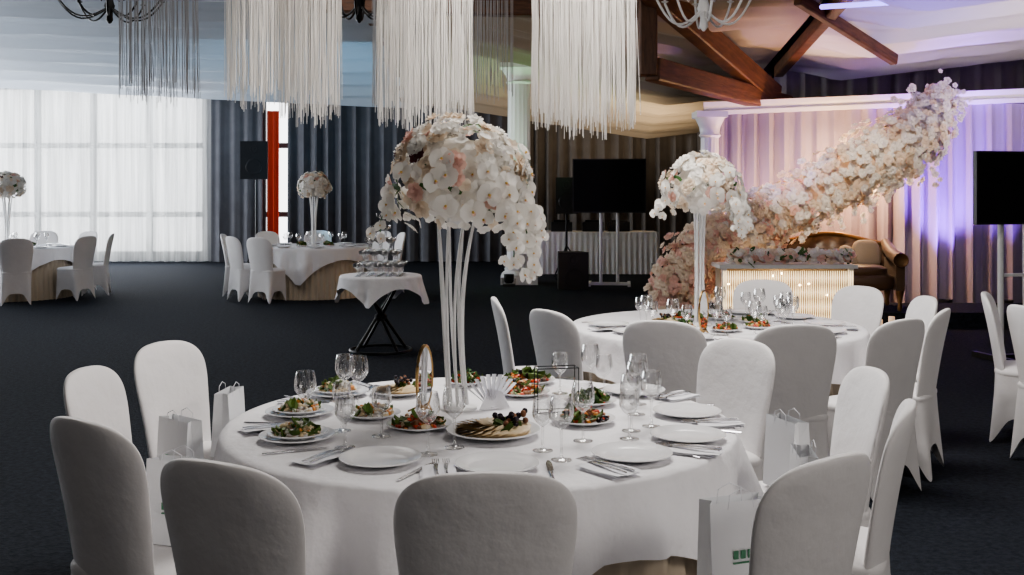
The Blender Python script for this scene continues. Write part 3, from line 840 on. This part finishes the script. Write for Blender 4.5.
# ---------------------------------------------------------------- lights
def area(name,loc,rot,sx,sy,e,col):
    L=bpy.data.lights.new(name,'AREA'); L.shape='RECTANGLE'; L.size=sx; L.size_y=sy; L.energy=e; L.color=col
    o=bpy.data.objects.new(name,L); COL.objects.link(o); o.location=loc; o.rotation_euler=rot; return o
def areat(name,loc,tgt,s,e,col):
    o=area(name,loc,(0,0,0),s,s,e,col); o.rotation_euler=(Vector(tgt)-Vector(loc)).to_track_quat('-Z','Y').to_euler(); return o
def spot(name,loc,tgt,e,col,ang=60,r=.05):
    L=bpy.data.lights.new(name,'SPOT'); L.energy=e; L.color=col; L.spot_size=math.radians(ang); L.spot_blend=.8; L.shadow_soft_size=r
    o=bpy.data.objects.new(name,L); COL.objects.link(o); o.location=loc
    o.rotation_euler=(Vector(tgt)-Vector(loc)).to_track_quat('-Z','Y').to_euler(); return o
def point(name,loc,e,col,r=.1):
    L=bpy.data.lights.new(name,'POINT'); L.energy=e; L.color=col; L.shadow_soft_size=r
    o=bpy.data.objects.new(name,L); COL.objects.link(o); o.location=loc; return o
W=bpy.data.worlds.new('World'); SC.world=W; W.use_nodes=True
nt=W.node_tree; bg=nt.nodes['Background']; bg.inputs[0].default_value=(.96,.98,1,1); bg.inputs[1].default_value=2.7
for i,(a,bb) in enumerate(YW):
    area('window_daylight',(XL+.15,(a+bb)/2,2.2),(0,-pi/2,0),3.2,bb-a-.3,260,(.92,.96,1))
area('window_daylight',(-10,23.0,2.2),(-pi/2,0,0),6,3.4,280,(.95,.97,1))
area('overhead_fill',(.6,5.6,4.0),(0,0,0),2.0,2.0,130,(1,.96,.92))  # unseen overhead area light for the soft top light
area('overhead_fill',(-3,11,4.3),(0,0,0),4,4,50,(1,.97,.95))  # unseen area light over the left of the hall
areat('overhead_fill',(4.8,0,3.6),(.6,3.2,.8),1.4,80,(1,.94,.88))  # added front fill from the camera's right, no fixture
areat('overhead_fill',(-1.5,-1.5,4.2),(-.2,4.5,1.2),1.8,19,(1,.92,.84))  # added weak warm front fill behind the camera, no fixture
for x,y in ups[:1]: spot('uplight_beam',(x,y-.12,.2),(x+.1,y+.1,2.6),100,(.5,.28,1),70)
spot('uplight_beam',(5.55,13.1,.2),(5.6,13.8,2.0),900,(.30,.09,1),50)
spot('uplight_beam',(6.3,13.0,.2),(6.3,13.6,2.6),260,(.32,.12,1),55)
spot('uplight_beam',(-.05,17.35,.25),(.16,18,2.0),150,(.35,1,.42),70)
spot('effect_light',(-2.5,17,.8),(-4,20.5,4.3),190,(.3,.7,1),90,.2)
spot('effect_light',(-9,15,.8),(-9,20,4.5),60,(.6,.8,1),100,.2)
spot('effect_light',(3.2,10.6,2.3),(3.0,14.3,2.1),85,(.5,.25,1),50,.1)
spot('effect_light',(6.2,10.6,2.6),(6.0,14.0,2.2),45,(.5,.25,1),60,.1)
point('garland_lamp',(4.35,13.35,1.75),70,(1,.62,.32),.08)
point('garland_lamp',(3.2,13.4,1.3),36,(1,.62,.32),.08)
spot('garland_fill_spot',(3.0,9.5,3.2),(3.9,12.9,1.7),320,(1,.86,.70),40,.15)  # added spot that brightens the garland, no fixture
spot('wash_light',(6.5,10.5,1.8),(5.6,13.0,3.8),180,(1,.86,.74),100,.2)
spot('wash_light',(4.2,10.0,2.0),(4.6,11.8,3.8),130,(.40,.28,1),80,.2)
spot('wash_light',(2.4,18.4,1.0),(1.9,20,3.4),260,(1,.80,.55),110,.2)  # added light that brightens the beige drape, no fixture
spot('wash_light',(.2,16.0,1.2),(.2,18,3.2),70,(1,.95,.9),40,.1)  # added spot that brightens the column, no fixture
point('bridal_table_lamp',(3.0,11.35,.5),9,(1,.7,.4),.1)

# ---------------------------------------------------------------- camera
cam=bpy.data.cameras.new('Camera'); co=bpy.data.objects.new('Camera',cam); COL.objects.link(co)
co.location=(0,0,1.6); co.rotation_euler=(pi/2,0,0)
cam.sensor_width=36; cam.lens=36*1050/1024; cam.shift_y=-(287.5-190)/1024
cam.clip_end=200
SC.camera=co
SC.view_settings.view_transform='AgX'
SC.view_settings.look='AgX - Medium High Contrast'
SC.view_settings.exposure=.42
